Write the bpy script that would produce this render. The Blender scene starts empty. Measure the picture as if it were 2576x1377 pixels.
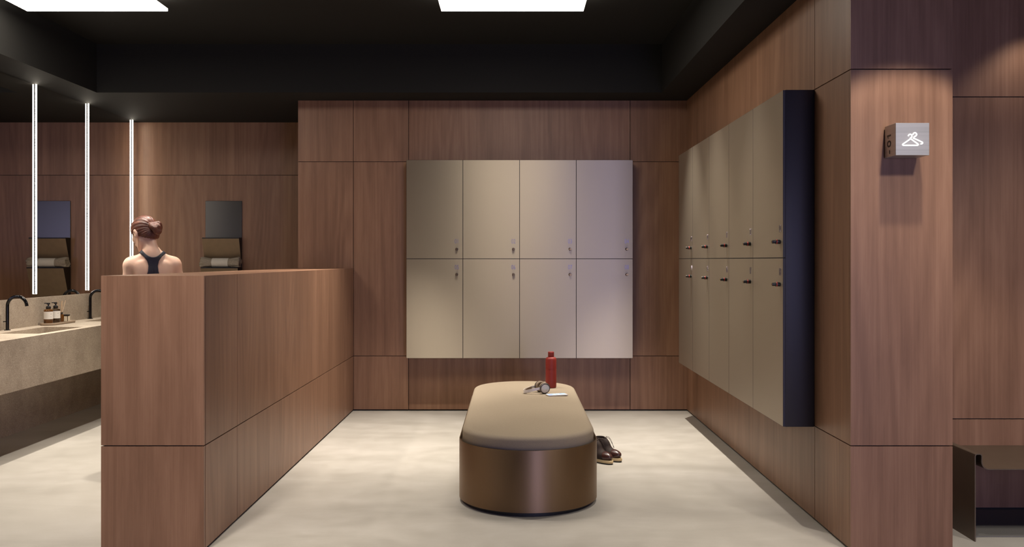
import bpy, bmesh, math, random
import numpy as np
from mathutils import Vector, Matrix

# ---------------------------------------------------------------- camera, light, exposure
# Plan numbers are in units where the eye stands 1.5 above the floor; U turns them into metres.
U = 1.4 / 1.5
F = 2325.0                      # focal length in pixels of the 2576 x 1377 frame
PI = math.pi
sc = bpy.context.scene
COL = sc.collection
random.seed(7)

cam_d = bpy.data.cameras.new('camera')
cam = bpy.data.objects.new('camera', cam_d)
COL.objects.link(cam)
cam.location = (0, 0, 1.5 * U)
cam.rotation_euler = (PI / 2, 0, 0)
cam_d.sensor_width = 36.0
cam_d.lens = 36.0 * F / 2576.0
cam_d.shift_x = -1.0 / 2576.0
cam_d.shift_y = -33.5 / 2576.0
cam_d.clip_start = 0.05
sc.camera = cam

vs = sc.view_settings
vs.view_transform = 'Standard'
vs.look = 'None'
vs.exposure = 0.75
vs.gamma = 1.0
vs.use_curve_mapping = False
sc.cycles.caustics_reflective = False
sc.cycles.caustics_refractive = False
sc.cycles.use_denoising = True
sc.cycles.sample_clamp_indirect = 4.0
sc.cycles.max_bounces = 10

world = bpy.data.worlds.new('world')
sc.world = world
world.use_nodes = True
world.node_tree.nodes['Background'].inputs[0].default_value = (0.9, 0.85, 0.8, 1)
world.node_tree.nodes['Background'].inputs[1].default_value = 0.0

WARM = (1.0, 0.92, 0.82)
def lamp(name, kind, loc, target, energy, color, **kw):
    d = bpy.data.lights.new(name, kind)
    d.energy = energy
    d.color = color
    for k, v in kw.items():
        setattr(d, k, v)
    o = bpy.data.objects.new(name, d)
    COL.objects.link(o)
    o.location = Vector(loc) * U
    dirv = (Vector(target) - Vector(loc)).normalized()
    o.rotation_euler = dirv.to_track_quat('-Z', 'Y').to_euler()
    return o

PANEL_EMIT = 7.0
STRIP_EMIT = 14.0
# recessed ceiling downlights, and spots added as fill
def down(name, x, y, z, e, half=45, blend=0.35, r=0.025, tgt=None, color=WARM):
    lamp(name, 'SPOT', (x, y, z), tgt or (x, y, 0), e, color, spot_size=math.radians(2 * half), spot_blend=blend, shadow_soft_size=r)
down('downlight_sign', 1.99, 4.17, 3.07, 38, 46, 0.25)
down('downlight_alcove', 3.12, 5.28, 3.07, 8, 50, 0.5)
down('alcove_fill', 3.3, 3.3, 3.06, 80, 30, 0.8, 0.12, (3.0, 5.55, 0.7))  # unseen spot added to brighten the alcove wall and bench
for y, e in ((5.9, 95), (7.05, 150), (7.95, 290)):
    down('downlight_side_lockers', 1.12, y, 3.53, e, 26, 0.9)
for y, e in ((5.9, 95), (7.05, 150), (7.90, 290)):
    down('downlight_partition', -1.0, y, 3.53, e, 29, 0.9)
down('downlight_basin', -3.70, 8.5, 3.12, 130, 42, 0.8)
down('downlight_counter', -3.70, 6.6, 3.12, 110, 42, 0.8)
down('downlight_washroom', -2.75, 5.6, 3.53, 60, 36, 0.9)
down('washroom_fill', -2.7, 7.3, 3.53, 150, 38, 0.9)  # spot added above the woman to brighten her shoulders
# spots added to light the partition end and pillar, narrow to miss the bench
down('partition_fill', -1.85, 3.1, 3.5, 210, 24, 0.8, 0.12, (-1.85, 4.745, 0.55))
down('pillar_fill', 2.25, 3.0, 3.06, 95, 30, 0.8, 0.12, (2.1, 4.745, 0.9))
# unseen spots added in front of the bench to brighten the foreground floor
for k, (x, y) in enumerate(((-0.75, 4.15), (0.85, 4.15), (-3.0, 3.2))):
    down('room_fill', x, y, 3.53 if x < 1 else 3.06, 100, 23, 0.9, 0.05)
# cool area light added at the rear wall for an unseen bluish source
lamp('cool_rear_light', 'AREA', (2.2, -2.85, 1.35), (0.9, 9.0, 1.35), 82, (0.56, 0.56, 1.0), shape='RECTANGLE', size=1.2 * U, size_y=2.3 * U)

# ---------------------------------------------------------------- materials
def mat(name):
    m = bpy.data.materials.new(name)
    m.use_nodes = True
    nt = m.node_tree
    return m, nt, nt.nodes['Principled BSDF']
def nd(nt, t, **kw):
    n = nt.nodes.new(t)
    for k, v in kw.items():
        setattr(n, k, v)
    return n
def setv(n, **kw):
    for k, v in kw.items():
        n.inputs[k.replace('_', ' ')].default_value = v
def lin(r, g, b):
    def f(c):
        c /= 255.0
        return c / 12.92 if c <= 0.04045 else ((c + 0.055) / 1.055) ** 2.4
    return (f(r), f(g), f(b), 1)
def math_n(nt, op, a, b=None):
    n = nd(nt, 'ShaderNodeMath', operation=op)
    for i, v in enumerate((a, b)):
        if v is None: continue
        if isinstance(v, (int, float)): n.inputs[i].default_value = v
        else: nt.links.new(v, n.inputs[i])
    return n.outputs[0]
def ramp(nt, fac, stops):
    r = nd(nt, 'ShaderNodeValToRGB')
    el = r.color_ramp.elements
    while len(el) > len(stops): el.remove(el[-1])
    while len(el) < len(stops): el.new(0.5)
    for e, (p, c) in zip(el, stops):
        e.position = p; e.color = c
    nt.links.new(fac, r.inputs[0])
    return r.outputs[0]
def noise(nt, vec, scale, detail=2.0, rough=0.5, dist=0.0):
    n = nd(nt, 'ShaderNodeTexNoise')
    setv(n, Scale=scale, Detail=detail, Roughness=rough, Distortion=dist)
    nt.links.new(vec, n.inputs['Vector'])
    return n.outputs['Fac']
def stretched(nt, s, src=None):
    if src is None:
        src = nd(nt, 'ShaderNodeTexCoord').outputs['Object']
    mp = nd(nt, 'ShaderNodeMapping')
    mp.inputs['Scale'].default_value = s
    nt.links.new(src, mp.inputs['Vector'])
    return mp.outputs['Vector']
def bump(nt, bs, h, strength=0.1, dist=0.01):
    b = nd(nt, 'ShaderNodeBump')
    setv(b, Strength=strength, Distance=dist)
    nt.links.new(h, b.inputs['Height'])
    nt.links.new(b.outputs[0], bs.inputs['Normal'])

def plain(name, col, rough=0.5, metal=0.0, var=0.06, scale=40.0, s=(1, 1, 1), bmp=0.0, spec=0.5):
    """a procedural material: colour with a faint noise variation"""
    m, nt, bs = mat(name)
    v = stretched(nt, s)
    n = noise(nt, v, scale, 3)
    a = tuple(c * (1 - var) for c in col[:3]) + (1,)
    b = tuple(min(1, c * (1 + var)) for c in col[:3]) + (1,)
    nt.links.new(ramp(nt, n, [(0.3, a), (0.7, b)]), bs.inputs['Base Color'])
    setv(bs, Roughness=rough, Metallic=metal)
    bs.inputs['Specular IOR Level'].default_value = spec
    if bmp: bump(nt, bs, n, bmp)
    return m

def wood_mat(name, dark, mid, light, rough=0.42):
    m, nt, bs = mat(name)
    tc = nd(nt, 'ShaderNodeTexCoord').outputs['Object']
    at = nd(nt, 'ShaderNodeAttribute', attribute_name='rnd')
    off = nd(nt, 'ShaderNodeVectorMath', operation='MULTIPLY')
    nt.links.new(at.outputs['Fac'], off.inputs[0]); off.inputs[1].default_value = (37.0, 53.0, 19.0)
    ad = nd(nt, 'ShaderNodeVectorMath', operation='ADD')
    nt.links.new(tc, ad.inputs[0]); nt.links.new(off.outputs[0], ad.inputs[1])
    P = ad.outputs[0]
    broad = noise(nt, stretched(nt, (1, 1, 0.03), P), 7.0, 2, 0.5)
    streak = noise(nt, stretched(nt, (1, 1, 0.012), P), 55.0, 4, 0.65, 0.1)
    fine = noise(nt, stretched(nt, (1, 1, 0.02), P), 260.0, 3, 0.7)
    cath = noise(nt, stretched(nt, (1, 1, 0.10), P), 2.6, 1, 0.4, 0.15)
    rings = math_n(nt, 'SINE', math_n(nt, 'MULTIPLY', cath, 85.0))
    ringm = math_n(nt, 'MULTIPLY', rings, 0.045)
    f = math_n(nt, 'MULTIPLY', broad, 0.42)
    f = math_n(nt, 'ADD', f, math_n(nt, 'MULTIPLY', streak, 0.40))
    f = math_n(nt, 'ADD', f, math_n(nt, 'MULTIPLY', fine, 0.22))
    f = math_n(nt, 'ADD', f, ringm)
    fig = noise(nt, stretched(nt, (1, 1, 0.16), P), 16.0, 3, 0.6, 0.5)
    f = math_n(nt, 'ADD', f, math_n(nt, 'MULTIPLY', math_n(nt, 'SUBTRACT', fig, 0.5), 0.26))
    f = math_n(nt, 'ADD', f, math_n(nt, 'MULTIPLY', math_n(nt, 'SUBTRACT', at.outputs['Fac'], 0.5), 0.05))
    c = ramp(nt, f, [(0.30, dark), (0.52, mid), (0.74, light)])
    nt.links.new(c, bs.inputs['Base Color'])
    setv(bs, Roughness=rough)
    bs.inputs['Specular IOR Level'].default_value = 0.35
    bump(nt, bs, math_n(nt, 'ADD', streak, fine), 0.08, 0.002)
    return m

WOOD = wood_mat('walnut_veneer', lin(117, 85, 65), lin(136, 101, 79), lin(155, 118, 94))
BLACK = plain('black_reveal', (0.006, 0.005, 0.005), 0.7)
CEIL = plain('black_ceiling_paint', (0.0165, 0.016, 0.0148), 0.75, var=0.03, spec=0.12)

def floor_layer():
    m, nt, bs = mat('microcement')
    v = stretched(nt, (1, 1, 1))
    a = noise(nt, stretched(nt, (0.55, 1.5, 1)), 1.3, 4, 0.6, 0.6)
    b = noise(nt, v, 6.0, 5, 0.65, 0.3)
    f = math_n(nt, 'ADD', math_n(nt, 'MULTIPLY', a, 0.65), math_n(nt, 'MULTIPLY', b, 0.35))
    nt.links.new(ramp(nt, f, [(0.33, lin(163, 157, 147)), (0.5, lin(176, 170, 160)), (0.68, lin(189, 183, 174))]), bs.inputs['Base Color'])
    nt.links.new(ramp(nt, b, [(0.3, (0.42,) * 3 + (1,)), (0.7, (0.56,) * 3 + (1,))]), bs.inputs['Roughness'])
    bs.inputs['Specular IOR Level'].default_value = 0.35
    bump(nt, bs, b, 0.02, 0.004)
    return m
FLOOR = floor_layer()

def stone_mat():
    m, nt, bs = mat('speckled_stone')
    v = stretched(nt, (1, 1, 1))
    a = noise(nt, v, 5.0, 4, 0.6)
    b = noise(nt, v, 90.0, 4, 0.7)
    f = math_n(nt, 'ADD', math_n(nt, 'MULTIPLY', a, 0.5), math_n(nt, 'MULTIPLY', b, 0.5))
    base = ramp(nt, f, [(0.32, lin(140, 127, 112)), (0.5, lin(164, 150, 133)), (0.68, lin(184, 170, 152))])
    out = base
    for sc_, th, col in ((105.0, 0.24, lin(206, 195, 178)), (90.0, 0.20, lin(98, 86, 75)), (190.0, 0.32, lin(200, 188, 170)), (170.0, 0.28, lin(122, 109, 95))):
        vo = nd(nt, 'ShaderNodeTexVoronoi'); setv(vo, Scale=sc_, Randomness=1.0)
        nt.links.new(v, vo.inputs['Vector'])
        msk = ramp(nt, vo.outputs['Distance'], [(th * 0.75, (1, 1, 1, 1)), (th, (0, 0, 0, 1))])
        keep = math_n(nt, 'GREATER_THAN', vo.outputs['Color'], 0.62)
        mk_ = math_n(nt, 'MULTIPLY', msk, keep)
        mx = nd(nt, 'ShaderNodeMix', data_type='RGBA')
        nt.links.new(mk_, mx.inputs[0]); nt.links.new(out, mx.inputs[6]); mx.inputs[7].default_value = col
        out = mx.outputs[2]
    nt.links.new(out, bs.inputs['Base Color'])
    setv(bs, Roughness=0.6)
    bs.inputs['Specular IOR Level'].default_value = 0.3
    bump(nt, bs, b, 0.06, 0.003)
    return m
STONE = stone_mat()

def emit_mat(name, col, strength):
    m, nt, bs = mat(name)
    n = noise(nt, stretched(nt, (1, 1, 1)), 3.0, 1)
    c2 = tuple(c * 0.985 for c in col[:3]) + (1,)
    nt.links.new(ramp(nt, n, [(0.2, c2), (0.8, tuple(col[:3]) + (1,))]), bs.inputs['Emission Color'])
    setv(bs, Roughness=0.5); bs.inputs['Base Color'].default_value = (0.8, 0.8, 0.8, 1)
    bs.inputs['Emission Strength'].default_value = strength
    return m
PANEL = emit_mat('panel_diffuser', (1.0, 0.91, 0.79), PANEL_EMIT)
STRIP = emit_mat('led_diffuser', (1.0, 0.90, 0.74), STRIP_EMIT)
NEON = emit_mat('lit_pictogram', (1.0, 0.93, 0.85), 2.0)

def brushed(name, col, rough, axis_scale, aniso=0.0, var=0.05, scale=60.0, metal=1.0):
    m, nt, bs = mat(name)
    v = stretched(nt, axis_scale)
    n = noise(nt, v, scale, 3, 0.6)
    a = tuple(c * (1 - var) for c in col[:3]) + (1,); b = tuple(c * (1 + var) for c in col[:3]) + (1,)
    nt.links.new(ramp(nt, n, [(0.3, a), (0.7, b)]), bs.inputs['Base Color'])
    nt.links.new(ramp(nt, n, [(0.3, (rough * 0.98,) * 3 + (1,)), (0.7, (rough * 1.02,) * 3 + (1,))]), bs.inputs['Roughness'])
    setv(bs, Metallic=metal)
    if aniso:
        bs.inputs['Anisotropic'].default_value = aniso
        tg = nd(nt, 'ShaderNodeTangent', direction_type='UV_MAP', uv_map='brush')
        nt.links.new(tg.outputs[0], bs.inputs['Tangent'])
    return m
DOORB = brushed('champagne_metal', lin(172, 160, 142), 0.46, (1, 1, 0.02), 0.86, 0.008, 90, 0.97)
DOORM = brushed('champagne_lacquer_metal', lin(188, 176, 158), 0.46, (1, 1, 0.02), 0.86, 0.008, 90, 0.8)
BRONZE = brushed('brushed_bronze', lin(136, 112, 88), 0.5, (1, 1, 0.02), 0.65, 0.02, 120)
DARKMETAL = plain('dark_gunmetal', lin(42, 38, 42), 0.5, 0.2, 0.03)
ALU = plain('brushed_aluminium', lin(182, 180, 178), 0.34, 0.6, 0.12, 60, (0.02, 0.02, 1))
SHELFM = plain('bronze_sheet', lin(132, 112, 88), 0.42, 0.45, 0.05, 20)
SHELFD = plain('bronze_sheet_edge', lin(26, 23, 20), 0.4, 0.5)
BENCHM = plain('bronzed_steel', lin(104, 90, 76), 0.4, 0.4, 0.05, 12)
FAUCETM = plain('black_chrome', (0.012, 0.012, 0.013), 0.12, 0.6, 0.02)
LEATHER = plain('taupe_wool_felt', lin(148, 134, 115), 0.85, 0.0, 0.07, 220, bmp=0.05, spec=0.2)
PLINTH = plain('black_plinth', (0.012, 0.011, 0.011), 0.5)
SHEET_DARK = plain('charcoal_sheet', lin(108, 105, 101), 0.8, 0.0, 0.08, 200)
RED = plain('red_powder_coat', lin(138, 38, 28), 0.55, 0.0, 0.04, 300)
KNOB = plain('black_knob', (0.012, 0.011, 0.010), 0.35, 0.3)
REDRING = plain('red_ring', lin(205, 52, 36), 0.45)
BRASS = plain('brass_ring', lin(176, 146, 104), 0.3, 1.0)
NUMM = plain('polished_numerals', lin(190, 184, 205), 0.18, 1.0)
NUMB = plain('violet_numerals', lin(140, 135, 156), 0.38, 0.9)
INK = plain('black_ink', (0.008, 0.008, 0.008), 0.5)
TOWEL = plain('grey_terry', lin(160, 148, 132), 0.95, 0.0, 0.14, 90, bmp=0.4, spec=0.1)
PAPER = plain('white_paper', lin(212, 204, 192), 0.8, 0.0, 0.02)
PAPER2 = plain('label_paper', lin(232, 228, 220), 0.7, 0.0, 0.02)
PUMP = plain('black_plastic', (0.012, 0.011, 0.012), 0.35)
CLAY = plain('taupe_ceramic', lin(168, 150, 130), 0.6, 0.0, 0.05, 30)
REED = plain('pale_reed', lin(196, 164, 130), 0.7)
CREAM = plain('cream_card', lin(222, 210, 186), 0.7)
SILVER = plain('silver_plastic', lin(212, 206, 200), 0.35, 0.2)
CUPDARK = plain('grey_cup', lin(92, 84, 78), 0.4, 0.4)
CUSH = plain('taupe_leatherette', lin(132, 112, 92), 0.6)
BOOT = plain('dark_brown_suede', lin(44, 32, 27), 0.75, 0.0, 0.2, 60, bmp=0.1, spec=0.3)
BOOTTOE = plain('burgundy_leather', lin(60, 32, 28), 0.28, 0.0, 0.1, 60)
SOLE = plain('crepe_sole', lin(190, 166, 122), 0.8)
HEELB = plain('black_rubber', (0.01, 0.01, 0.01), 0.7)
LACE = plain('dark_lace', lin(52, 38, 30), 0.8)
CLOTH = plain('navy_sportswear', lin(36, 33, 46), 0.55, 0.0, 0.06, 150)
EYEW = plain('eye_white', lin(225, 220, 215), 0.25)
IRIS = plain('brown_iris', lin(60, 38, 26), 0.2)
LIP = plain('lip_skin', lin(178, 104, 94), 0.45)

def glass_amber(name, col):
    m, nt, bs = mat(name)
    n = noise(nt, stretched(nt, (1, 1, 1)), 14.0, 2)
    nt.links.new(ramp(nt, n, [(0.3, tuple(c * 0.8 for c in col[:3]) + (1,)), (0.7, col)]), bs.inputs['Base Color'])
    setv(bs, Roughness=0.08, IOR=1.45)
    bs.inputs['Transmission Weight'].default_value = 0.7
    return m
AMBER = glass_amber('amber_glass', lin(150, 98, 44))
AMBERD = glass_amber('dark_amber_glass', lin(96, 72, 44))

def mirror_mat(name, col, rough):
    m, nt, bs = mat(name)
    n = noise(nt, stretched(nt, (1, 1, 1)), 2.0, 1)
    nt.links.new(ramp(nt, n, [(0.3, tuple(c * 0.99 for c in col[:3]) + (1,)), (0.7, col)]), bs.inputs['Base Color'])
    setv(bs, Roughness=rough, Metallic=1.0)
    return m
MIRROR = mirror_mat('silvered_glass', (0.80, 0.78, 0.76, 1), 0.0)
SMOKE = mirror_mat('smoked_glass', lin(78, 76, 72), 0.28)

def skin_mat():
    m, nt, bs = mat('skin')
    n = noise(nt, stretched(nt, (1, 1, 1)), 12.0, 4)
    nt.links.new(ramp(nt, n, [(0.3, lin(230, 184, 158)), (0.7, lin(240, 202, 178))]), bs.inputs['Base Color'])
    setv(bs, Roughness=0.45)
    bs.inputs['Subsurface Weight'].default_value = 0.12
    bs.inputs['Subsurface Radius'].default_value = (0.02, 0.008, 0.004)
    return m
SKIN = skin_mat()

def hair_mat(cx, cz):
    m, nt, bs = mat('auburn_hair')
    tc = nd(nt, 'ShaderNodeTexCoord').outputs['Object']
    sp = nd(nt, 'ShaderNodeSeparateXYZ'); nt.links.new(tc, sp.inputs[0])
    ang = math_n(nt, 'ARCTAN2', math_n(nt, 'SUBTRACT', sp.outputs[0], cx), math_n(nt, 'SUBTRACT', sp.outputs[2], cz))
    cb = nd(nt, 'ShaderNodeCombineXYZ')
    nt.links.new(math_n(nt, 'MULTIPLY', ang, 5.0), cb.inputs[0])
    nt.links.new(math_n(nt, 'MULTIPLY', sp.outputs[1], 5.0), cb.inputs[1])
    n = noise(nt, cb.outputs[0], 3.2, 5, 0.7)
    nt.links.new(ramp(nt, n, [(0.3, lin(48, 25, 18)), (0.5, lin(98, 52, 36)), (0.72, lin(158, 92, 64))]), bs.inputs['Base Color'])
    setv(bs, Roughness=0.38)
    bump(nt, bs, n, 0.5, 0.006)
    return m

# ---------------------------------------------------------------- mesh helpers
def new_bm():
    bm = bmesh.new()
    bm.faces.layers.float.new('rnd')
    return bm
def setf(bm, faces, mi=0, rnd=None):
    L = bm.faces.layers.float.get('rnd')
    r = random.random() if rnd is None else rnd
    for f in faces:
        f.material_index = mi
        if L is not None: f[L] = r
def box(bm, x0, x1, y0, y1, z0, z1, mi=0, rnd=None, bev=0.0, seg=2):
    vs_ = [bm.verts.new((x, y, z)) for x in (x0, x1) for y in (y0, y1) for z in (z0, z1)]
    q = [(0, 1, 3, 2), (4, 6, 7, 5), (0, 4, 5, 1), (2, 3, 7, 6), (0, 2, 6, 4), (1, 5, 7, 3)]
    fs = [bm.faces.new([vs_[i] for i in a]) for a in q]
    setf(bm, fs, mi, rnd)
    if bev:
        es = list({e for f in fs for e in f.edges})
        r = bmesh.ops.bevel(bm, geom=es, offset=bev, segments=seg, profile=0.5, affect='EDGES', clamp_overlap=True)
        setf(bm, r['faces'], mi, rnd)
    return fs
def lathe(bm, prof, seg=32, M=Matrix(), mi=0, cap=True):
    rings = []
    for r, z in prof:
        rings.append([bm.verts.new(M @ Vector((r * math.cos(2 * PI * k / seg), r * math.sin(2 * PI * k / seg), z))) for k in range(seg)])
    fs = []
    for a, b in zip(rings, rings[1:]):
        for k in range(seg):
            fs.append(bm.faces.new([a[k], a[(k + 1) % seg], b[(k + 1) % seg], b[k]]))
    if cap:
        fs.append(bm.faces.new(list(reversed(rings[0])))); fs.append(bm.faces.new(rings[-1]))
    setf(bm, fs, mi)
    return fs
def tube(bm, pts, r, seg=12, mi=0, closed=False):
    pts = [Vector(p) for p in pts]
    n = len(pts); rings = []; up = None
    for i, p in enumerate(pts):
        t = (pts[(i + 1) % n] - pts[i - 1]) if closed else (pts[min(i + 1, n - 1)] - pts[max(i - 1, 0)])
        t.normalize()
        if up is None:
            up = Vector((0, 0, 1)) if abs(t.z) < 0.9 else Vector((0, 1, 0))
        a = up - t * up.dot(t); a.normalize(); up = a
        b = t.cross(a)
        rr = r[i] if isinstance(r, (list, tuple)) else r
        rings.append([bm.verts.new(p + (a * math.cos(2 * PI * k / seg) + b * math.sin(2 * PI * k / seg)) * rr) for k in range(seg)])
    fs = []
    for i in range(n if closed else n - 1):
        A, B = rings[i], rings[(i + 1) % n]
        for k in range(seg):
            fs.append(bm.faces.new([A[k], A[(k + 1) % seg], B[(k + 1) % seg], B[k]]))
    if not closed:
        fs.append(bm.faces.new(list(reversed(rings[0])))); fs.append(bm.faces.new(rings[-1]))
    setf(bm, fs, mi)
    return fs
def prism(bm, outline, z0, z1, mi=0, top=True, bottom=True):
    a = [bm.verts.new((x, y, z0)) for x, y in outline]
    b = [bm.verts.new((x, y, z1)) for x, y in outline]
    n = len(a); fs = []
    for k in range(n):
        fs.append(bm.faces.new([a[k], a[(k + 1) % n], b[(k + 1) % n], b[k]]))
    if bottom: fs.append(bm.faces.new(list(reversed(a))))
    if top: fs.append(bm.faces.new(b))
    setf(bm, fs, mi)
    return fs

ORG = {}
def thing(name, label, cat, loc, rotz=0.0, group=None):
    o = bpy.data.objects.new(name, None)
    o.empty_display_size = 0.05
    COL.objects.link(o)
    o.location = Vector(loc) * U
    o.rotation_euler = (0, 0, rotz)
    o['label'] = label; o['category'] = cat
    if group: o['group'] = group
    ORG[o.name] = Vector(loc)
    return o
def link_mesh(name, me, mats, parent, smooth):
    if not isinstance(mats, (list, tuple)): mats = [mats]
    for m in mats: me.materials.append(m)
    o = bpy.data.objects.new(name, me)
    COL.objects.link(o)
    if parent is not None: o.parent = parent
    if smooth:
        for p in me.polygons: p.use_smooth = True
        if smooth != 'all':
            me.set_sharp_from_angle(angle=math.radians(smooth if not isinstance(smooth, bool) else 38))
    return o
def mk(name, bm, mats, parent=None, org=None, loc=None, smooth=False, label=None):
    """one mesh object; org = plan point that becomes the mesh's origin, loc = where it is put"""
    org = Vector(org) if org is not None else Vector((0, 0, 0))
    for v in bm.verts: v.co = (v.co - org) * U
    bmesh.ops.recalc_face_normals(bm, faces=bm.faces[:])
    me = bpy.data.meshes.new(name)
    bm.to_mesh(me); bm.free()
    m0 = mats[0] if isinstance(mats, (list, tuple)) else mats
    if m0 in (DOORM, DOORB, BRONZE):
        uv = me.uv_layers.new(name='brush')
        for lp in me.loops:
            c = me.vertices[lp.vertex_index].co
            uv.data[lp.index].uv = (c.z, c.x + c.y) if m0 != BRONZE else (c.z, math.atan2(c.y, c.x))
    o = link_mesh(name, me, mats, parent, smooth)
    if loc is not None: o.location = Vector(loc) * U
    if label: o['label'] = label
    return o
def tag(o, label, cat, group=None):
    o['label'] = label; o['category'] = cat
    if group: o['group'] = group
    return o
def struct(o):
    o['kind'] = 'structure'
    return o
def dup(root, loc, rotz=None, label=None):
    r = root.copy(); COL.objects.link(r); r.location = Vector(loc) * U
    if rotz is not None: r.rotation_euler = (0, 0, rotz)
    if label: r['label'] = label
    for ch in list(root.children):
        c = ch.copy(); COL.objects.link(c); c.parent = r
        for g in list(ch.children):
            d = g.copy(); COL.objects.link(d); d.parent = c
    return r
def text_bm(s, size, M, depth=0.0015, sx=1.0):
    cu = bpy.data.curves.new('txt', 'FONT')
    cu.body = s; cu.size = size; cu.align_x = 'CENTER'; cu.align_y = 'CENTER'; cu.extrude = depth
    o = bpy.data.objects.new('txt', cu)
    me = bpy.data.meshes.new_from_object(o)
    bm = bmesh.new(); bm.from_mesh(me)
    for v in bm.verts: v.co = M @ Vector((v.co.x * sx, v.co.y, v.co.z))
    bpy.data.objects.remove(o); bpy.data.curves.remove(cu); bpy.data.meshes.remove(me)
    return bm
def basis(x, y, z, o=(0, 0, 0)):
    x, y, z = Vector(x), Vector(y), Vector(z)
    return Matrix(((x.x, y.x, z.x, o[0]), (x.y, y.y, z.y, o[1]), (x.z, y.z, z.z, o[2]), (0, 0, 0, 1)))

# --- distance fields meshed with surface nets, for bodies, cloth and boots
def surface_nets(f, lo, hi, h):
    lo = np.array(lo, float); n = np.ceil((np.array(hi) - lo) / h).astype(int) + 1
    ax = [(lo[i] + h * np.arange(n[i])).astype(np.float32) for i in range(3)]
    X, Y, Z = np.meshgrid(*ax, indexing='ij', sparse=False)
    D = f(X, Y, Z).astype(np.float32)
    ins = D < 0
    c = n - 1
    cnt = np.zeros(c, np.int32); acc = np.zeros((3,) + tuple(c), np.float32)
    def corner(d): return tuple(slice(d[i], d[i] + c[i]) for i in range(3))
    for axis in range(3):
        o1, o2 = [a for a in range(3) if a != axis]
        for p in (0, 1):
            for q in (0, 1):
                d0 = [0, 0, 0]; d0[o1] = p; d0[o2] = q
                d1 = list(d0); d1[axis] = 1
                a, b = D[corner(d0)], D[corner(d1)]
                cr = ins[corner(d0)] != ins[corner(d1)]
                t = np.where(cr, a / np.where(cr, a - b, 1), 0)
                cnt += cr
                acc[axis] += np.where(cr, t, 0)
                acc[o1] += np.where(cr, p, 0); acc[o2] += np.where(cr, q, 0)
    act = cnt > 0
    idx = -np.ones(c, np.int64); idx[act] = np.arange(act.sum())
    base = np.argwhere(act)
    vv = lo + h * (base + np.stack([acc[k][act] / cnt[act] for k in range(3)], 1))
    quads = []
    for axis in range(3):
        o1, o2 = [(1, 2), (2, 0), (0, 1)][axis]
        s0 = [slice(None)] * 3; s1 = [slice(None)] * 3
        s0[axis] = slice(0, -1); s1[axis] = slice(1, None)
        A, B = ins[tuple(s0)], ins[tuple(s1)]
        e = np.argwhere(A != B)
        e = e[(e[:, o1] > 0) & (e[:, o2] > 0) & (e[:, o1] < c[o1]) & (e[:, o2] < c[o2])]
        fl = A[tuple(e.T)]
        def at(a, b):
            k = e.copy(); k[:, o1] -= a; k[:, o2] -= b
            return idx[tuple(k.T)]
        q = np.stack([at(1, 1), at(0, 1), at(0, 0), at(1, 0)], 1)
        q[~fl] = q[~fl][:, ::-1]
        quads.append(q)
    return vv, np.concatenate(quads)
def mesh_from(name, vv, qq, mats, parent=None, M=None):
    me = bpy.data.meshes.new(name)
    vv = np.asarray(vv) * U
    me.from_pydata(vv.tolist(), [], qq.tolist())
    me.update()
    o = link_mesh(name, me, mats, parent, 'all')
    if M is not None: o.matrix_local = M
    return o
def smin(a, b, k):
    h = np.clip(0.5 + 0.5 * (b - a) / k, 0, 1)
    return b * (1 - h) + a * h - k * h * (1 - h)
def s_cone(X, Y, Z, a, b, ra, rb):
    ax, ay, az = a; dx, dy, dz = b[0] - ax, b[1] - ay, b[2] - az
    L = dx * dx + dy * dy + dz * dz
    t = np.clip(((X - ax) * dx + (Y - ay) * dy + (Z - az) * dz) / L, 0, 1)
    return np.sqrt((X - ax - t * dx) ** 2 + (Y - ay - t * dy) ** 2 + (Z - az - t * dz) ** 2) - (ra + (rb - ra) * t)
def s_ell(X, Y, Z, c, r, R=None):
    x, y, z = X - c[0], Y - c[1], Z - c[2]
    if R is not None:          # R columns = ellipsoid axes
        x, y, z = (x * R[0][0] + y * R[1][0] + z * R[2][0], x * R[0][1] + y * R[1][1] + z * R[2][1], x * R[0][2] + y * R[1][2] + z * R[2][2])
    k0 = np.sqrt((x / r[0]) ** 2 + (y / r[1]) ** 2 + (z / r[2]) ** 2)
    k1 = np.sqrt((x / r[0] ** 2) ** 2 + (y / r[1] ** 2) ** 2 + (z / r[2] ** 2) ** 2) + 1e-9
    return k0 * (k0 - 1) / k1

# ---------------------------------------------------------------- the setting
TOP = 3.09                # soffit
Z1, Z2 = 0.546, 2.481     # panel seams
G = 0.0028                # half a seam
RV = 0.014                # black reveal above the floor
def panels_y(bm, y, x_cuts, z_cuts, t=0.02, face=-1, skip=()):
    """wood panels in the plane Y=y, standing proud of a black core behind; face=-1 looks towards -Y"""
    for i in range(len(x_cuts) - 1):
        for j in range(len(z_cuts) - 1):
            if (i, j) in skip: continue
            x0 = x_cuts[i] + (G if i else 0); x1 = x_cuts[i + 1] - (G if i < len(x_cuts) - 2 else 0)
            z0 = z_cuts[j] + (G if j else 0); z1 = z_cuts[j + 1] - (G if j < len(z_cuts) - 2 else 0)
            a, b = (y, y + t) if face < 0 else (y - t, y)
            box(bm, x0, x1, a, b, z0, z1, 0)
def panels_x(bm, x, y_cuts, z_cuts, t=0.02, face=-1):
    for i in range(len(y_cuts) - 1):
        for j in range(len(z_cuts) - 1):
            y0 = y_cuts[i] + (G if i else 0); y1 = y_cuts[i + 1] - (G if i < len(y_cuts) - 2 else 0)
            z0 = z_cuts[j] + (G if j else 0); z1 = z_cuts[j + 1] - (G if j < len(z_cuts) - 2 else 0)
            a, b = (x, x + t) if face < 0 else (x - t, x)
            box(bm, a, b, y0, y1, z0, z1, 0)

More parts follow.
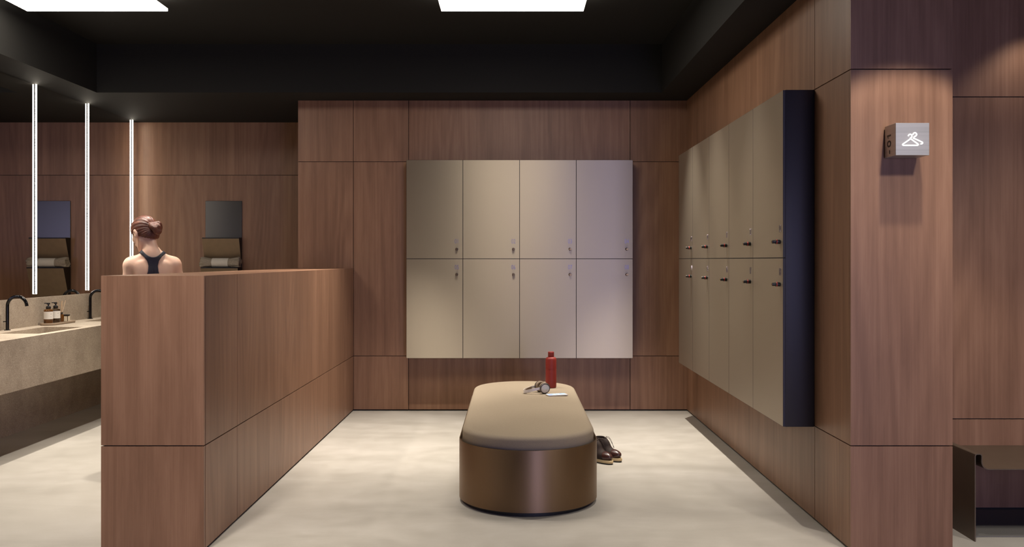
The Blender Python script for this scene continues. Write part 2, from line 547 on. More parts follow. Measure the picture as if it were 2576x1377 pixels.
XL = -4.30                # stone face of the left wall
XM = -4.315               # mirror face
YB, YW = 9.2, 10.66       # locker wall, washroom wall
XP0, XP1 = -2.112, -1.583 # partition
XR = 1.737                # right wall
YC = 4.745                # front of the partition and of the pillar
XC = 2.26                 # right side of the pillar
YA = 5.55                 # alcove wall
REAR = -3.0
XE = 6.0

bm = new_bm(); box(bm, -4.6, XE + 0.2, REAR - 0.2, YW + 0.2, -0.12, 0.0)
struct(mk('floor', bm, FLOOR))

# locker wall
bm = new_bm()
panels_y(bm, YB, [-2.133, XP1, -1.033, 1.171, XR], [RV, Z1, Z2, TOP])
box(bm, -2.125, XR + 0.3, YB + 0.018, YW + 0.1, 0, TOP, 1)
panels_x(bm, -2.133, [YB + 0.02, YW], [RV, Z1, Z2, TOP], face=-1, t=0.012)
struct(mk('wall_back', bm, [WOOD, BLACK]))

# washroom end wall
bm = new_bm()
panels_y(bm, YW, [-4.4, -2.133], [RV, Z1, Z2, TOP])
box(bm, -4.4, -2.10, YW + 0.018, YW + 0.12, 0, TOP, 1)
struct(mk('wall_washroom', bm, [WOOD, BLACK]))

# left wall: stone below, mirror above
bm = new_bm()
box(bm, XL - 0.25, XL, REAR, YW, 0, 1.162)
box(bm, XL - 0.25, XM - 0.006, REAR, YW, 1.162, TOP, 1)
struct(mk('wall_left', bm, [STONE, BLACK]))
bm = new_bm()
box(bm, XM - 0.005, XM, REAR + 0.01, YW - 0.002, 1.163, TOP - 0.002)
tag(mk('mirror', bm, MIRROR, org=(XM, 4, 1.163), loc=(XM, 4, 1.163)), 'frameless wall mirror above the stone backsplash behind the washbasins', 'mirror')

# right wall and pillar
bm = new_bm()
panels_x(bm, XR, [YC + 0.0215, 5.31, 8.68, YB], [RV, Z1, Z2, TOP], face=-1)
panels_y(bm, YC, [XR, XC], [RV, Z1, Z2, TOP], face=-1)
panels_x(bm, XC, [YC + 0.021, YA], [RV, Z1, Z2, TOP], face=1)
box(bm, XR + 0.018, XC - 0.018, YC + 0.018, YB + 0.3, 0, TOP, 1)
struct(mk('wall_right', bm, [WOOD, BLACK]))
bm = new_bm()
panels_y(bm, YA, [XC - 0.015, 3.9, XE], [RV, Z1, Z2, TOP], face=-1)
box(bm, XC - 0.018, XE, YA + 0.018, YA + 0.15, 0, TOP, 1)
struct(mk('wall_alcove', bm, [WOOD, BLACK]))
bm = new_bm()
panels_x(bm, XE, [REAR, 1.2, YA], [RV, Z1, Z2, TOP], face=-1)
box(bm, XE + 0.018, XE + 0.15, REAR, YA + 0.15, 0, TOP, 1)
struct(mk('wall_end', bm, [WOOD, BLACK]))
# rear wall with the entrance opening
bm = new_bm()
panels_y(bm, REAR, [-4.4, -1.6, 1.5], [RV, Z1, Z2, TOP], face=1)
panels_y(bm, REAR, [2.9, XE], [RV, Z1, Z2, TOP], face=1)
panels_y(bm, REAR, [1.5, 2.9], [2.5, TOP], face=1)
box(bm, -4.4, 1.49, REAR - 0.15, REAR - 0.018, 0, TOP, 1)
box(bm, 2.91, XE, REAR - 0.15, REAR - 0.018, 0, TOP, 1)
box(bm, 1.49, 2.91, REAR - 0.15, REAR - 0.018, 2.51, TOP, 1)
struct(mk('wall_rear', bm, [WOOD, BLACK]))

# partition
bm = new_bm()
PT = 1.42
panels_x(bm, XP1, [YC + 0.024, 5.315, 8.68, YB - 0.001], [RV, Z1, PT], face=1)
panels_y(bm, YC, [XP0, XP1 - 0.001], [RV, Z1, PT], face=-1)
panels_x(bm, XP0, [YC + 0.021, 6.9, YB - 0.001], [RV, Z1, PT], face=-1)
box(bm, XP0 + 0.012, XP1 - 0.012, YC + 0.012, YB - 0.001, 0, PT - 0.006, 1)
box(bm, XP0 + 0.0205, XP1 - 0.0205, YC + 0.0205, YB - 0.002, PT - 0.03, PT, 0)
struct(mk('wall_partition', bm, [WOOD, BLACK]))

# ceiling with its coffer
bm = new_bm()
CX0, CX1, CY1, CZ = -3.94, 1.418, 8.76, 3.55
box(bm, -4.6, XE + 0.2, REAR - 0.2, YW + 0.2, CZ, CZ + 0.1)
box(bm, -4.6, XE + 0.2, CY1, YW + 0.2, TOP, CZ)
box(bm, -4.6, XE + 0.2, REAR - 0.2, -2.0, TOP, CZ)
box(bm, -4.6, CX0, -2.0, CY1, TOP, CZ)
box(bm, CX1, XE + 0.2, -2.0, CY1, TOP, CZ)
struct(mk('ceiling', bm, CEIL))

# ---------------------------------------------------------------- ceiling light panels
for x0, x1, lab in ((-0.555, 0.555, 'square glowing ceiling panel hung above the padded bench'),
                    (-3.79, -2.69, 'square glowing ceiling panel hung above the washbasins')):
    cx = (x0 + x1) / 2
    y0, y1 = 6.10, 7.22
    t = thing('ceiling_light', lab, 'ceiling light', (cx, (y0 + y1) / 2, CZ), 0, 'ceiling light panels')
    o = (cx, (y0 + y1) / 2, CZ)
    bm = new_bm(); box(bm, x0, x1, y0, y1, 3.445, 3.468, bev=0.004)
    mk('diffuser', bm, PANEL, t, o)
    bm = new_bm(); box(bm, x0 + 0.12, x1 - 0.12, y0 + 0.12, y1 - 0.12, 3.468, CZ - 0.0005)
    mk('housing', bm, BLACK, t, o)

# ---------------------------------------------------------------- LED strips on the mirror
def led_strip(y, lab):
    t = thing('led_strip_light', lab, 'wall light', (XM + 0.001, y, 1.195), 0, 'vertical light strips on the mirror')
    o = (XM + 0.001, y, 1.195)
    w = 0.006
    bm = new_bm(); box(bm, XM + 0.0008, XM + 0.0065, y - 0.004, y + 0.004, 1.197, TOP - 0.001)
    mk('channel', bm, SHELFD, t, o)
    bm = new_bm(); box(bm, XM + 0.0065, XM + 0.0165, y - w, y + w, 1.195, TOP - 0.001)
    mk('diffuser', bm, STRIP, t, o)
led_strip(8.35, 'leftmost of three tall thin light strips on the mirror')
led_strip(9.38, 'middle of three tall thin light strips on the mirror')
led_strip(10.47, 'tall thin light strip rising behind the head of the woman')

# ---------------------------------------------------------------- stone washbasin counter
CT, CB, CF = 0.908, 0.516, -3.73
BX0, BX1 = -4.15, -3.81
basins = [(7.44, 8.20), (8.94, 9.70)]
t = thing('washbasin_counter', 'long speckled stone counter with two sunken basins under the mirror', 'washbasin', (XL, 8, CT))
o = (XL, 8, CT)
bm = new_bm()
y_c = [2.0, basins[0][0], basins[0][1], basins[1][0], basins[1][1], YW - 0.001]
xs = [XL + 0.001, BX0, BX1, CF]
grid = {}
def gv(i, j):
    if (i, j) not in grid: grid[(i, j)] = bm.verts.new((xs[i], y_c[j], CT))
    return grid[(i, j)]
fs = []
for i in range(3):
    for j in range(5):
        if i == 1 and j in (1, 3): continue
        fs.append(bm.faces.new([gv(i, j), gv(i + 1, j), gv(i + 1, j + 1), gv(i, j + 1)]))
lowv = {}
def lv(i, j):
    if (i, j) not in lowv: lowv[(i, j)] = bm.verts.new((xs[i], y_c[j], CB))
    return lowv[(i, j)]
ring = [(3, j) for j in range(6)] + [(2, 5), (1, 5), (0, 5)] + [(0, j) for j in range(4, -1, -1)] + [(1, 0), (2, 0)]
for a, b in zip(ring, ring[1:] + ring[:1]):
    fs.append(bm.faces.new([gv(*a), gv(*b), lv(*b), lv(*a)]))
for i in range(3):
    for j in range(5):
        fs.append(bm.faces.new([lv(i, j), lv(i + 1, j), lv(i + 1, j + 1), lv(i, j + 1)]))
setf(bm, fs)
mk('counter_top', bm, STONE, t, o)
for y0, y1 in basins:
    bm = new_bm()
    dz = 0.062
    q = {}
    P = lambda x, y, z: bm.verts.new((x, y, z))
    a, b, c_, d = P(BX0, y0, CT), P(BX1, y0, CT), P(BX1, y1, CT), P(BX0, y1, CT)
    e, f_ = P(BX0, y1, CT - dz), P(BX1, y1, CT - dz)
    g, h = P(BX0, y0, CT - 0.004), P(BX1, y0, CT - 0.004)
    fs = [bm.faces.new(x) for x in ([a, b, h, g], [d, e, f_, c_], [a, g, e, d], [b, c_, f_, h], [g, h, f_, e])]
    setf(bm, fs)
    # thickness below
    box(bm, BX0 - 0.02, BX1 + 0.02, y0 - 0.02, y1 + 0.02, CT - dz - 0.03, CT - dz - 0.004)
    bs_ = mk('basin', bm, STONE, t, o)
    bm = new_bm()
    box(bm, BX0 + 0.04, BX1 - 0.04, y1 - 0.03, y1 - 0.018, CT - dz + 0.0005, CT - dz + 0.004)
    mk('drain_slot', bm, SHELFD, bs_, o)

def faucet(y, lab):
    x = -4.262
    t = thing('faucet', lab, 'tap', (x, y, CT), 0, 'taps on the washbasin counter')
    o = (x, y, CT)
    bm = new_bm(); lathe(bm, [(0.026, 0), (0.026, 0.004), (0.024, 0.006)], 28, Matrix.Translation((x, y, CT)))
    mk('base_flange', bm, FAUCETM, t, o, smooth=True)
    bm = new_bm(); R = 0.0815
    pts = [(x, y, CT + 0.004 + k * 0.2 / 8) for k in range(9)]
    for k in range(1, 25):
        a = PI - k * (PI + math.radians(-8)) / 24
        pts.append((x + R + R * math.cos(a), y, CT + 0.204 + R * math.sin(a)))
    last = Vector(pts[-1]); pts.append(tuple(last + (last - Vector(pts[-2])).normalized() * 0.012))
    tube(bm, pts, 0.0135, 16)
    mk('spout', bm, FAUCETM, t, o, smooth=True)
    bm = new_bm(); tube(bm, [(x - 0.002, y - 0.010, CT + 0.075), (x - 0.006, y - 0.05, CT + 0.076)], 0.0045, 10)
    mk('lever', bm, FAUCETM, t, o, smooth=True)
faucet(7.80, 'tall black arched tap on the stone counter near the picture edge')
faucet(9.33, 'tall black arched tap half hidden behind the wooden partition')

# tray with bottles
tx, ty = -4.222, 8.59
bm = new_bm()
def stadium(cx, cy, hw, hl, n=14):
    """long in Y, half width hw, half length hl"""
    pts = []
    for k in range(n + 1):
        a = k * PI / n
        pts.append((cx + hw * math.cos(a), cy + (hl - hw) + hw * math.sin(a)))
    for k in range(n + 1):
        a = PI + k * PI / n
        pts.append((cx + hw * math.cos(a), cy - (hl - hw) + hw * math.sin(a)))
    return pts
def stacked(bm, rings, mi=0):
    """loft between outlines of equal length; rings = [(outline, z), ...]"""
    R = [[bm.verts.new((x, y, z)) for x, y in ol] for ol, z in rings]
    n = len(R[0]); fs = []
    for a, b in zip(R, R[1:]):
        for k in range(n): fs.append(bm.faces.new([a[k], a[(k + 1) % n], b[(k + 1) % n], b[k]]))
    fs.append(bm.faces.new(list(reversed(R[0])))); fs.append(bm.faces.new(R[-1]))
    setf(bm, fs, mi)
HW, HL = 0.072, 0.245
stacked(bm, [(stadium(tx, ty, HW - 0.006, HL - 0.006), CT + 0.0005), (stadium(tx, ty, HW, HL), CT + 0.008), (stadium(tx, ty, HW, HL), CT + 0.022),
             (stadium(tx, ty, HW - 0.006, HL - 0.006), CT + 0.022), (stadium(tx, ty, HW - 0.010, HL - 0.010), CT + 0.011)])
tag(mk('tray', bm, CLAY, org=(tx, ty, CT), loc=(tx, ty, CT), smooth=35), 'oval taupe tray on the stone counter holding soap bottles', 'tray')
TZ = CT + 0.0115
def pump_bottle(x, y, rz, label, glass):
    t = thing('pump_bottle', label, 'soap bottle', (x, y, TZ), rz, 'soap bottles on the tray')
    r = 0.039
    bm = new_bm()
    lathe(bm, [(r * 0.93, 0), (r, 0.004), (r, 0.118), (r * 0.97, 0.126), (r * 0.8, 0.133), (0.017, 0.137), (0.017, 0.143)], 32)
    mk('bottle_body', bm, glass, t, smooth=True)
    bm = new_bm()
    N = 26
    A = []
    for k in range(N + 1):
        a = -PI * 0.5 + (k / N - 0.5) * 2 * PI * 0.86
        A.append((math.cos(a) * (r + 0.0006), math.sin(a) * (r + 0.0006)))
    vs0 = [[bm.verts.new((x_ * s_, y_ * s_, z)) for x_, y_ in A] for z, s_ in ((0.045, 1), (0.113, 1), (0.113, 0.985), (0.045, 0.985))]
    fs = []
    for i in range(4):
        a, b = vs0[i], vs0[(i + 1) % 4]
        for k in range(N): fs.append(bm.faces.new([a[k], a[k + 1], b[k + 1], b[k]]))
    for e in (0, N): fs.append(bm.faces.new([vs0[i][e] for i in range(4)]))
    setf(bm, fs)
    lb = mk('paper_label', bm, PAPER2, t, smooth=True)
    bm = new_bm()
    for j, (zz, w) in enumerate(((0.092, 0.30), (0.089, 0.22), (0.066, 0.24))):
        for k in range(6):
            a0 = -PI * 0.5 + 0.35 + w * k / 6; a1 = a0 + w / 6
            q = [bm.verts.new((math.cos(a) * (r + 0.0012), math.sin(a) * (r + 0.0012), z)) for a, z in ((a0, zz), (a1, zz), (a1, zz + 0.0016), (a0, zz + 0.0016))]
            setf(bm, [bm.faces.new(q)])
    mk('fine_print', bm, plain('grey_ink', lin(120, 116, 112), 0.7), lb)
    bm = new_bm()
    lathe(bm, [(0.019, 0.137), (0.021, 0.140), (0.021, 0.158), (0.013, 0.164), (0.006, 0.165), (0.006, 0.176), (0.014, 0.178), (0.015, 0.190), (0.010, 0.193)], 24)
    box(bm, -0.034, 0.004, -0.006, 0.006, 0.184, 0.193, bev=0.003)
    mk('pump', bm, PUMP, t, smooth=True)
    return t
pump_bottle(tx, 8.41, 0.55, 'amber pump bottle with white label, nearer the viewer on the tray', AMBER)
pump_bottle(tx + 0.004, 8.535, 0.5, 'dark pump bottle with white label, standing between amber bottle and reed diffuser', AMBERD)
t = thing('reed_diffuser', 'small amber diffuser bottle with thin pale reeds on the tray', 'diffuser', (tx - 0.004, 8.645, TZ))
bm = new_bm(); lathe(bm, [(0.026, 0), (0.029, 0.004), (0.029, 0.062), (0.024, 0.072), (0.014, 0.076), (0.014, 0.08)], 28)
mk('bottle_body', bm, AMBER, t, smooth=True)
bm = new_bm(); lathe(bm, [(0.018, 0.076), (0.018, 0.094), (0.012, 0.094), (0.012, 0.085)], 24)
mk('collar', bm, PUMP, t, smooth=True)
for k, (dx, dy) in enumerate(((0.01, -0.075), (-0.02, -0.03), (0.015, 0.02), (-0.01, 0.055), (0.005, 0.095), (0.03, -0.05))):
    bm = new_bm(); tube(bm, [(-dx * 0.08, -dy * 0.1, 0.012), (dx, dy * 0.9, 0.20)], 0.0016, 6)
    mk('reed', bm, REED, t)
t = thing('scent_bottle', 'little amber bottle with cream label beside the reed diffuser', 'bottle', (tx + 0.006, 8.735, TZ))
bm = new_bm(); box(bm, -0.024, 0.024, -0.024, 0.024, 0, 0.058, bev=0.006); mk('bottle_body', bm, AMBERD, t, smooth=True)
bm = new_bm(); box(bm, -0.026, 0.026, -0.026, 0.026, 0.058, 0.068, bev=0.003); mk('cap', bm, PUMP, t, smooth=True)
bm = new_bm(); box(bm, -0.02, 0.02, -0.0255, -0.0243, 0.006, 0.052); box(bm, 0.0243, 0.0255, -0.02, 0.02, 0.006, 0.052); mk('paper_label', bm, CREAM, t)

# ---------------------------------------------------------------- towel dispenser and towel
DX0, DX1 = -3.537, -3.117
t = thing('towel_dispenser', 'bronze two tier towel dispenser with smoked glass plaque on washroom wall', 'towel dispenser', ((DX0 + DX1) / 2, YW, 1.0))
o = ((DX0 + DX1) / 2, YW, 1.0)
bm = new_bm(); box(bm, DX0, DX1, YW - 0.012, YW - 0.0005, 1.0, 2.183, bev=0.002); mk('plaque', bm, SMOKE, t, o, label='smoked glass backing plaque')
def wedge(zt, depth, zb, nm):
    w = new_bm(); y0 = YW - 0.012
    pr = [(y0, zt), (y0 - depth, zt), (y0 - depth, zt - 0.012), (y0 - 0.02, zb), (y0, zb)]
    a = [w.verts.new((DX0, y, z)) for y, z in pr]; b = [w.verts.new((DX1, y, z)) for y, z in pr]
    n = len(pr); fs = []
    for k in range(n): fs.append(w.faces.new([a[k], a[(k + 1) % n], b[(k + 1) % n], b[k]]))
    setf(w, fs, 0)
    f1 = [w.faces.new(a), w.faces.new(b)]; setf(w, f1, 1)
    fs[0].material_index = 1; fs[1].material_index = 1
    mk(nm, w, [SHELFM, SHELFD], t, o)
wedge(1.758, 0.115, 1.47, 'shelf')
wedge(1.419, 0.165, 1.02, 'shelf')

def towel_roll():
    cx, cy, cz = (DX0 + DX1) / 2 - 0.002, YW - 0.012 - 0.098, 1.419
    L = 0.225
    t = thing('towel', 'rolled grey towel in a paper band on the dispenser shelf', 'towel', (cx, cy, cz))
    bm = new_bm()
    seg, n = 56, 40
    rings = []
    for i in range(n + 1):
        u = -1 + 2 * i / n
        a = abs(u)
        rad = 0.050 + 0.016 * max(0, (a - 0.5) / 0.5) ** 0.8 - (0.012 * max(0, (a - 0.88) / 0.12) ** 2)
        ring = []
        for k in range(seg):
            th = 2 * PI * k / seg
            fold = max(0, (a - 0.46) / 0.54)
            w = 0.0055 * fold * (math.sin(9 * th + 2.2 * u) + 0.6 * math.sin(17 * th - 5 * u + 1.3) + 0.5 * math.sin(5 * th + 14 * a))
            r = rad + w
            y, z = r * math.cos(th), r * math.sin(th)
            z = max(z, -0.05) + 0.052
            ring.append(bm.verts.new((u * L + 0.006 * fold * math.sin(3 * th), y, z)))
        rings.append(ring)
    fs = []
    for a_, b_ in zip(rings, rings[1:]):
        for k in range(seg): fs.append(bm.faces.new([a_[k], a_[(k + 1) % seg], b_[(k + 1) % seg], b_[k]]))
    # spiral hollow ends
    for side, ring in ((-1, rings[0]), (1, rings[-1])):
        prev = ring
        for s_, dx in ((0.7, -0.008), (0.62, -0.03), (0.45, -0.012), (0.3, -0.03)):
            c = [bm.verts.new((side * (L + dx), v.co.y * s_, 0.052 + (v.co.z - 0.052) * s_)) for v in ring]
            for k in range(seg): fs.append(bm.faces.new([prev[k], prev[(k + 1) % seg], c[(k + 1) % seg], c[k]]))
            prev = c
        fs.append(bm.faces.new(prev))
    setf(bm, fs)
    mk('rolled_cloth', bm, TOWEL, t, smooth='all')
    bm = new_bm()
    M = basis((0, 1, 0), (0, 0, 1), (1, 0, 0), (0, 0, 0.052))
    lathe(bm, [(0.0515, -0.092), (0.053, -0.092), (0.053, 0.092), (0.0515, 0.092)], 48, M, cap=False)
    for v in bm.verts: v.co.z = max(v.co.z, 0.0008)
    mk('paper_band', bm, PAPER, t, smooth=True)
towel_roll()

# ---------------------------------------------------------------- lockers
NZ = [1.682, 1.430]; KZ = [1.607, 1.360]; ZM = 1.5135
LZ0, LZ1 = 0.541, 2.480
def knob_mesh():
    bm = new_bm()
    lathe(bm, [(0.0165, 0.0), (0.0165, 0.0185)], 24, mi=0)
    lathe(bm, [(0.0170, 0.0185), (0.0170, 0.0225)], 24, mi=1)
    lathe(bm, [(0.0169, 0.0225), (0.0165, 0.0265), (0.0150, 0.028)], 24, mi=0)
    lathe(bm, [(0.0125, 0.0275), (0.0125, 0.046), (0.0115, 0.048), (0.0085, 0.048), (0.0085, 0.042)], 24, mi=0)
    lathe(bm, [(0.0112, 0.0478), (0.0112, 0.0492), (0.0060, 0.0492), (0.0060, 0.0478)], 24, mi=2, cap=False)
    for v in bm.verts: v.co = Vector((v.co.x * 0.8, v.co.y * 0.8, v.co.z)) * U
    me = bpy.data.meshes.new('lock_knob')
    bmesh.ops.recalc_face_normals(bm, faces=bm.faces[:])
    bm.to_mesh(me); bm.free()
    for m in (KNOB, REDRING, BRASS): me.materials.append(m)
    for p in me.polygons: p.use_smooth = True
    me.set_sharp_from_angle(angle=math.radians(38))
    return me
KM = knob_mesh()
def put_knob(parent, M):
    o = bpy.data.objects.new('lock_knob', KM); COL.objects.link(o); o.parent = parent
    M = M.copy(); M.translation = M.translation * U
    o.matrix_local = M
    o['label'] = 'black lock knob with red ring'

def dark_sides(bm, front):
    bm.normal_update()
    for f in bm.faces:
        f.material_index = 0 if abs(f.normal.dot(Vector(front))) > 0.95 else 1
# bank on the locker wall, faces -Y
LF = 9.02
XA, XB = -1.036, 1.176
t = thing('locker_bank', 'champagne locker bank numbered 01 to 08 on the end wall behind the bench', 'lockers', ((XA + XB) / 2, LF, LZ0))
o = Vector(((XA + XB) / 2, LF, LZ0))
bm = new_bm(); box(bm, XA, XB, LF + 0.012, YB - 0.0008, LZ0, LZ1)
mk('carcass', bm, DARKMETAL, t, o, label='dark gunmetal locker body')
w = (XB - XA) / 4
for r in range(2):
    for c in range(4):
        x0, x1 = XA + c * w, XA + (c + 1) * w
        z0, z1 = (ZM, LZ1) if r == 0 else (LZ0, ZM)
        bm = new_bm()
        box(bm, x0 + 0.0016, x1 - 0.0016, LF, LF + 0.014, z0 + 0.0016, z1 - 0.0016, bev=0.0012, seg=1)
        dark_sides(bm, (0, -1, 0))
        d = mk('door', bm, [DOORB, DARKMETAL], t, o)
        kx = x1 - 0.060
        put_knob(d, basis((1, 0, 0), (0, 0, 1), (0, -1, 0), Vector((kx, LF, KZ[r])) - o))
        s = '%02d' % (r * 4 + c + 1)
        bm = text_bm(s, 0.062, basis((1, 0, 0), (0, 0, 1), (0, -1, 0), (kx, LF - 0.0012, NZ[r])), 0.0012, 0.70)
        mk('door_number', bm, NUMB, d, o, label='number ' + s)

# bank on the right wall, faces -X
RF = 1.555
Y0, Y1 = 5.31, 8.635
t = thing('locker_bank', 'long champagne locker bank numbered 09 to 18 along the side wall, beside the pillar', 'lockers', (RF, (Y0 + Y1) / 2, LZ0))
o = Vector((RF, (Y0 + Y1) / 2, LZ0))
bm = new_bm(); box(bm, RF + 0.012, XR - 0.0008, Y0, Y1, LZ0, LZ1, bev=0.004)
mk('carcass', bm, DARKMETAL, t, o, label='dark gunmetal locker body', smooth=True)
w = (Y1 - Y0) / 5
for r in range(2):
    for c in range(5):          # c = 0 is the far end
        y1, y0 = Y1 - c * w, Y1 - (c + 1) * w
        z0, z1 = (ZM, LZ1) if r == 0 else (LZ0, ZM)
        bm = new_bm()
        box(bm, RF, RF + 0.014, y0 + 0.0016, y1 - 0.0016, z0 + 0.0016, z1 - 0.0016, bev=0.0012, seg=1)
        dark_sides(bm, (-1, 0, 0))
        d = mk('door', bm, [DOORM, DARKMETAL], t, o)
        ky = y0 + 0.060
        put_knob(d, basis((0, -1, 0), (0, 0, 1), (-1, 0, 0), Vector((RF, ky, KZ[r])) - o))
        s = '%02d' % (9 + r * 5 + c)
        bm = text_bm(s, 0.062, basis((0, -1, 0), (0, 0, 1), (-1, 0, 0), (RF - 0.0012, ky, NZ[r])), 0.0012, 0.70)
        mk('door_number', bm, NUMM, d, o, label='number ' + s)

# ---------------------------------------------------------------- pouf bench
bx, by0, by1, br = 0.098, 5.38, 7.97, 0.431
byc, bhl = (by0 + by1) / 2, (by1 - by0) / 2
t = thing('bench', 'long padded bench with rounded ends and bronze metal base in the room centre', 'bench', (bx, byc, 0))
o = (bx, byc, 0)
S = lambda d, n=40: stadium(bx, byc, br - d, bhl - d, n)
bm = new_bm(); stacked(bm, [(S(0.03), 0.0), (S(0.03), 0.025)]); mk('plinth', bm, PLINTH, t, o)
bm = new_bm()
stacked(bm, [(S(0.004), 0.024), (S(0), 0.026), (S(0), 0.385), (S(0.0015), 0.389), (S(0.006), 0.389), (S(0.008), 0.36)])
mk('metal_base', bm, BRONZE, t, o, smooth=50)
bm = new_bm()
prof = [(0.026, 0.358), (0.022, 0.375), (0.020, 0.40), (0.0195, 0.425), (0.020, 0.436)]
for k in range(1, 11):
    a = k / 10 * PI / 2
    prof.append((0.020 + 0.036 * (1 - math.cos(a)), 0.436 + 0.028 * math.sin(a)))
prof += [(0.09, 0.4655), (0.12, 0.4665), (0.18, 0.4685), (0.26, 0.4695), (0.36, 0.47)]
stacked(bm, [(S(d), z) for d, z in prof])
mk('cushion', bm, LEATHER, t, o, smooth=60)
BT = 0.4700

# red bottle
px_, py_ = 0.312, 7.47
t = thing('water_bottle', 'matt red water bottle standing on the bench', 'bottle', (px_, py_, BT))
bm = new_bm()
lathe(bm, [(0.036, 0), (0.041, 0.003), (0.0435, 0.010), (0.0435, 0.08), (0.0435, 0.146), (0.0435, 0.1515), (0.0435, 0.152), (0.0426, 0.1524), (0.0426, 0.1541), (0.0435, 0.1545), (0.0435, 0.155), (0.0435, 0.160), (0.0435, 0.225), (0.042, 0.235), (0.037, 0.243), (0.026, 0.248), (0.022, 0.249), (0.022, 0.252)], 40)
mk('bottle_body', bm, RED, t, smooth=True)
bm = new_bm(); lathe(bm, [(0.0235, 0.2505), (0.0245, 0.252), (0.0245, 0.287), (0.022, 0.290)], 32)
mk('cap', bm, RED, t, smooth=True)

# headphones
hx, hy = (1364 - 1289) * 7.17 / F, 7.17
t = thing('headphones', 'silver and taupe headphones lying on the bench beside the red bottle', 'headphones', (hx, hy, BT))
A = Vector((0.30, -0.95, 0)).normalized(); Bv = Vector((-0.95, -0.30, 0)).normalized(); Zv = Vector((0, 0, 1))
for s_, nm in ((1, 'ear_cup'), (-1, 'ear_cup')):
    tilt = Matrix.Rotation(-0.16 * s_, 3, Bv)
    ax = (tilt @ (A * s_)).normalized()
    side = Bv; up = ax.cross(side)
    c = A * (0.052 * s_) + Vector((0, 0, 0.0445))
    M = basis(side, up, ax, c)
    bm = new_bm()
    lathe(bm, [(0.030, -0.006), (0.040, -0.004), (0.0425, 0.003), (0.0425, 0.011), (0.040, 0.016), (0.034, 0.018)], 40, M)
    cup = mk(nm, bm, CUPDARK, t, smooth=True)
    bm = new_bm(); lathe(bm, [(0.0325, 0.0165), (0.0325, 0.0195), (0.030, 0.0205)], 40, M)
    mk('face_plate', bm, SILVER, cup, smooth=True, label='silver round plate')
    bm = new_bm()
    tp = [M @ Vector((0.029 * math.cos(2 * PI * k / 40), 0.029 * math.sin(2 * PI * k / 40), -0.014)) for k in range(40)]
    tube(bm, tp, 0.0125, 14, closed=True)
    mk('ear_cushion', bm, CUSH, cup, smooth=True, label='taupe ear pad')
def ribbon(bm, pts, nrm, w, th):
    rings = []
    for p, n, ww, zz in zip(pts, nrm, w, th):
        rings.append([bm.verts.new(p + n * a * zz + Zv * b * ww) for a, b in ((-.5, -.5), (.5, -.5), (.5, .5), (-.5, .5))])
    fs = []
    for a, b in zip(rings, rings[1:]):
        for k in range(4): fs.append(bm.faces.new([a[k], a[(k + 1) % 4], b[(k + 1) % 4], b[k]]))
    fs.append(bm.faces.new(rings[0])); fs.append(bm.faces.new(rings[-1])); setf(bm, fs)
def arc(ra, rb, t0, t1, n, zf):
    P, N = [], []
    for k in range(n + 1):
        a = t0 + (t1 - t0) * k / n
        s = math.sin(a)
        P.append(A * (ra * math.cos(a)) + Bv * (rb * abs(s) ** 0.9 * (1 if s > 0 else -1)) + Zv * zf(s))
        N.append((A * math.cos(a) + Bv * s).normalized())
    return P, N
zf = lambda s: 0.046 - 0.028 * max(0, s) ** 1.5
P, N = arc(0.062, 0.150, 0.12, PI - 0.12, 40, zf)
bm = new_bm(); ribbon(bm, P, N, [0.024 - 0.008 * abs(k / 20 - 1) ** 3 for k in range(41)], [0.005] * 41)
mk('headband', bm, SILVER, t, smooth=40, label='pale silver headband')
P, N = arc(0.055, 0.142, 0.5, PI - 0.5, 30, zf)
bm = new_bm(); ribbon(bm, P, N, [0.021] * 31, [0.009] * 31)
mk('headband_padding', bm, CUSH, t, smooth=40, label='taupe inner padding')

# phone
t = thing('phone', 'white phone with lit screen lying on the bench', 'phone', (0.337, 7.035, BT), math.radians(17))
bm = new_bm(); box(bm, -0.078, 0.078, -0.038, 0.038, 0.0003, 0.0095, bev=0.003); mk('phone_body', bm, SILVER, t, smooth=True)
m_, nt_, bs_ = mat('lit_screen')
nn = noise(nt_, stretched(nt_, (1, 2, 1)), 22.0, 3, 0.6, 0.8)
cr_ = ramp(nt_, nn, [(0.36, lin(70, 120, 225)), (0.44, lin(150, 205, 240)), (0.52, lin(232, 240, 246)), (0.7, lin(246, 246, 248))])
nt_.links.new(cr_, bs_.inputs['Emission Color']); bs_.inputs['Emission Strength'].default_value = 0.75; bs_.inputs['Base Color'].default_value = (0.02, 0.02, 0.02, 1); bs_.inputs['Roughness'].default_value = 0.15
bm = new_bm(); box(bm, -0.074, 0.074, -0.034, 0.034, 0.0093, 0.0102); mk('screen', bm, m_, t, label='lit screen with blue pattern')

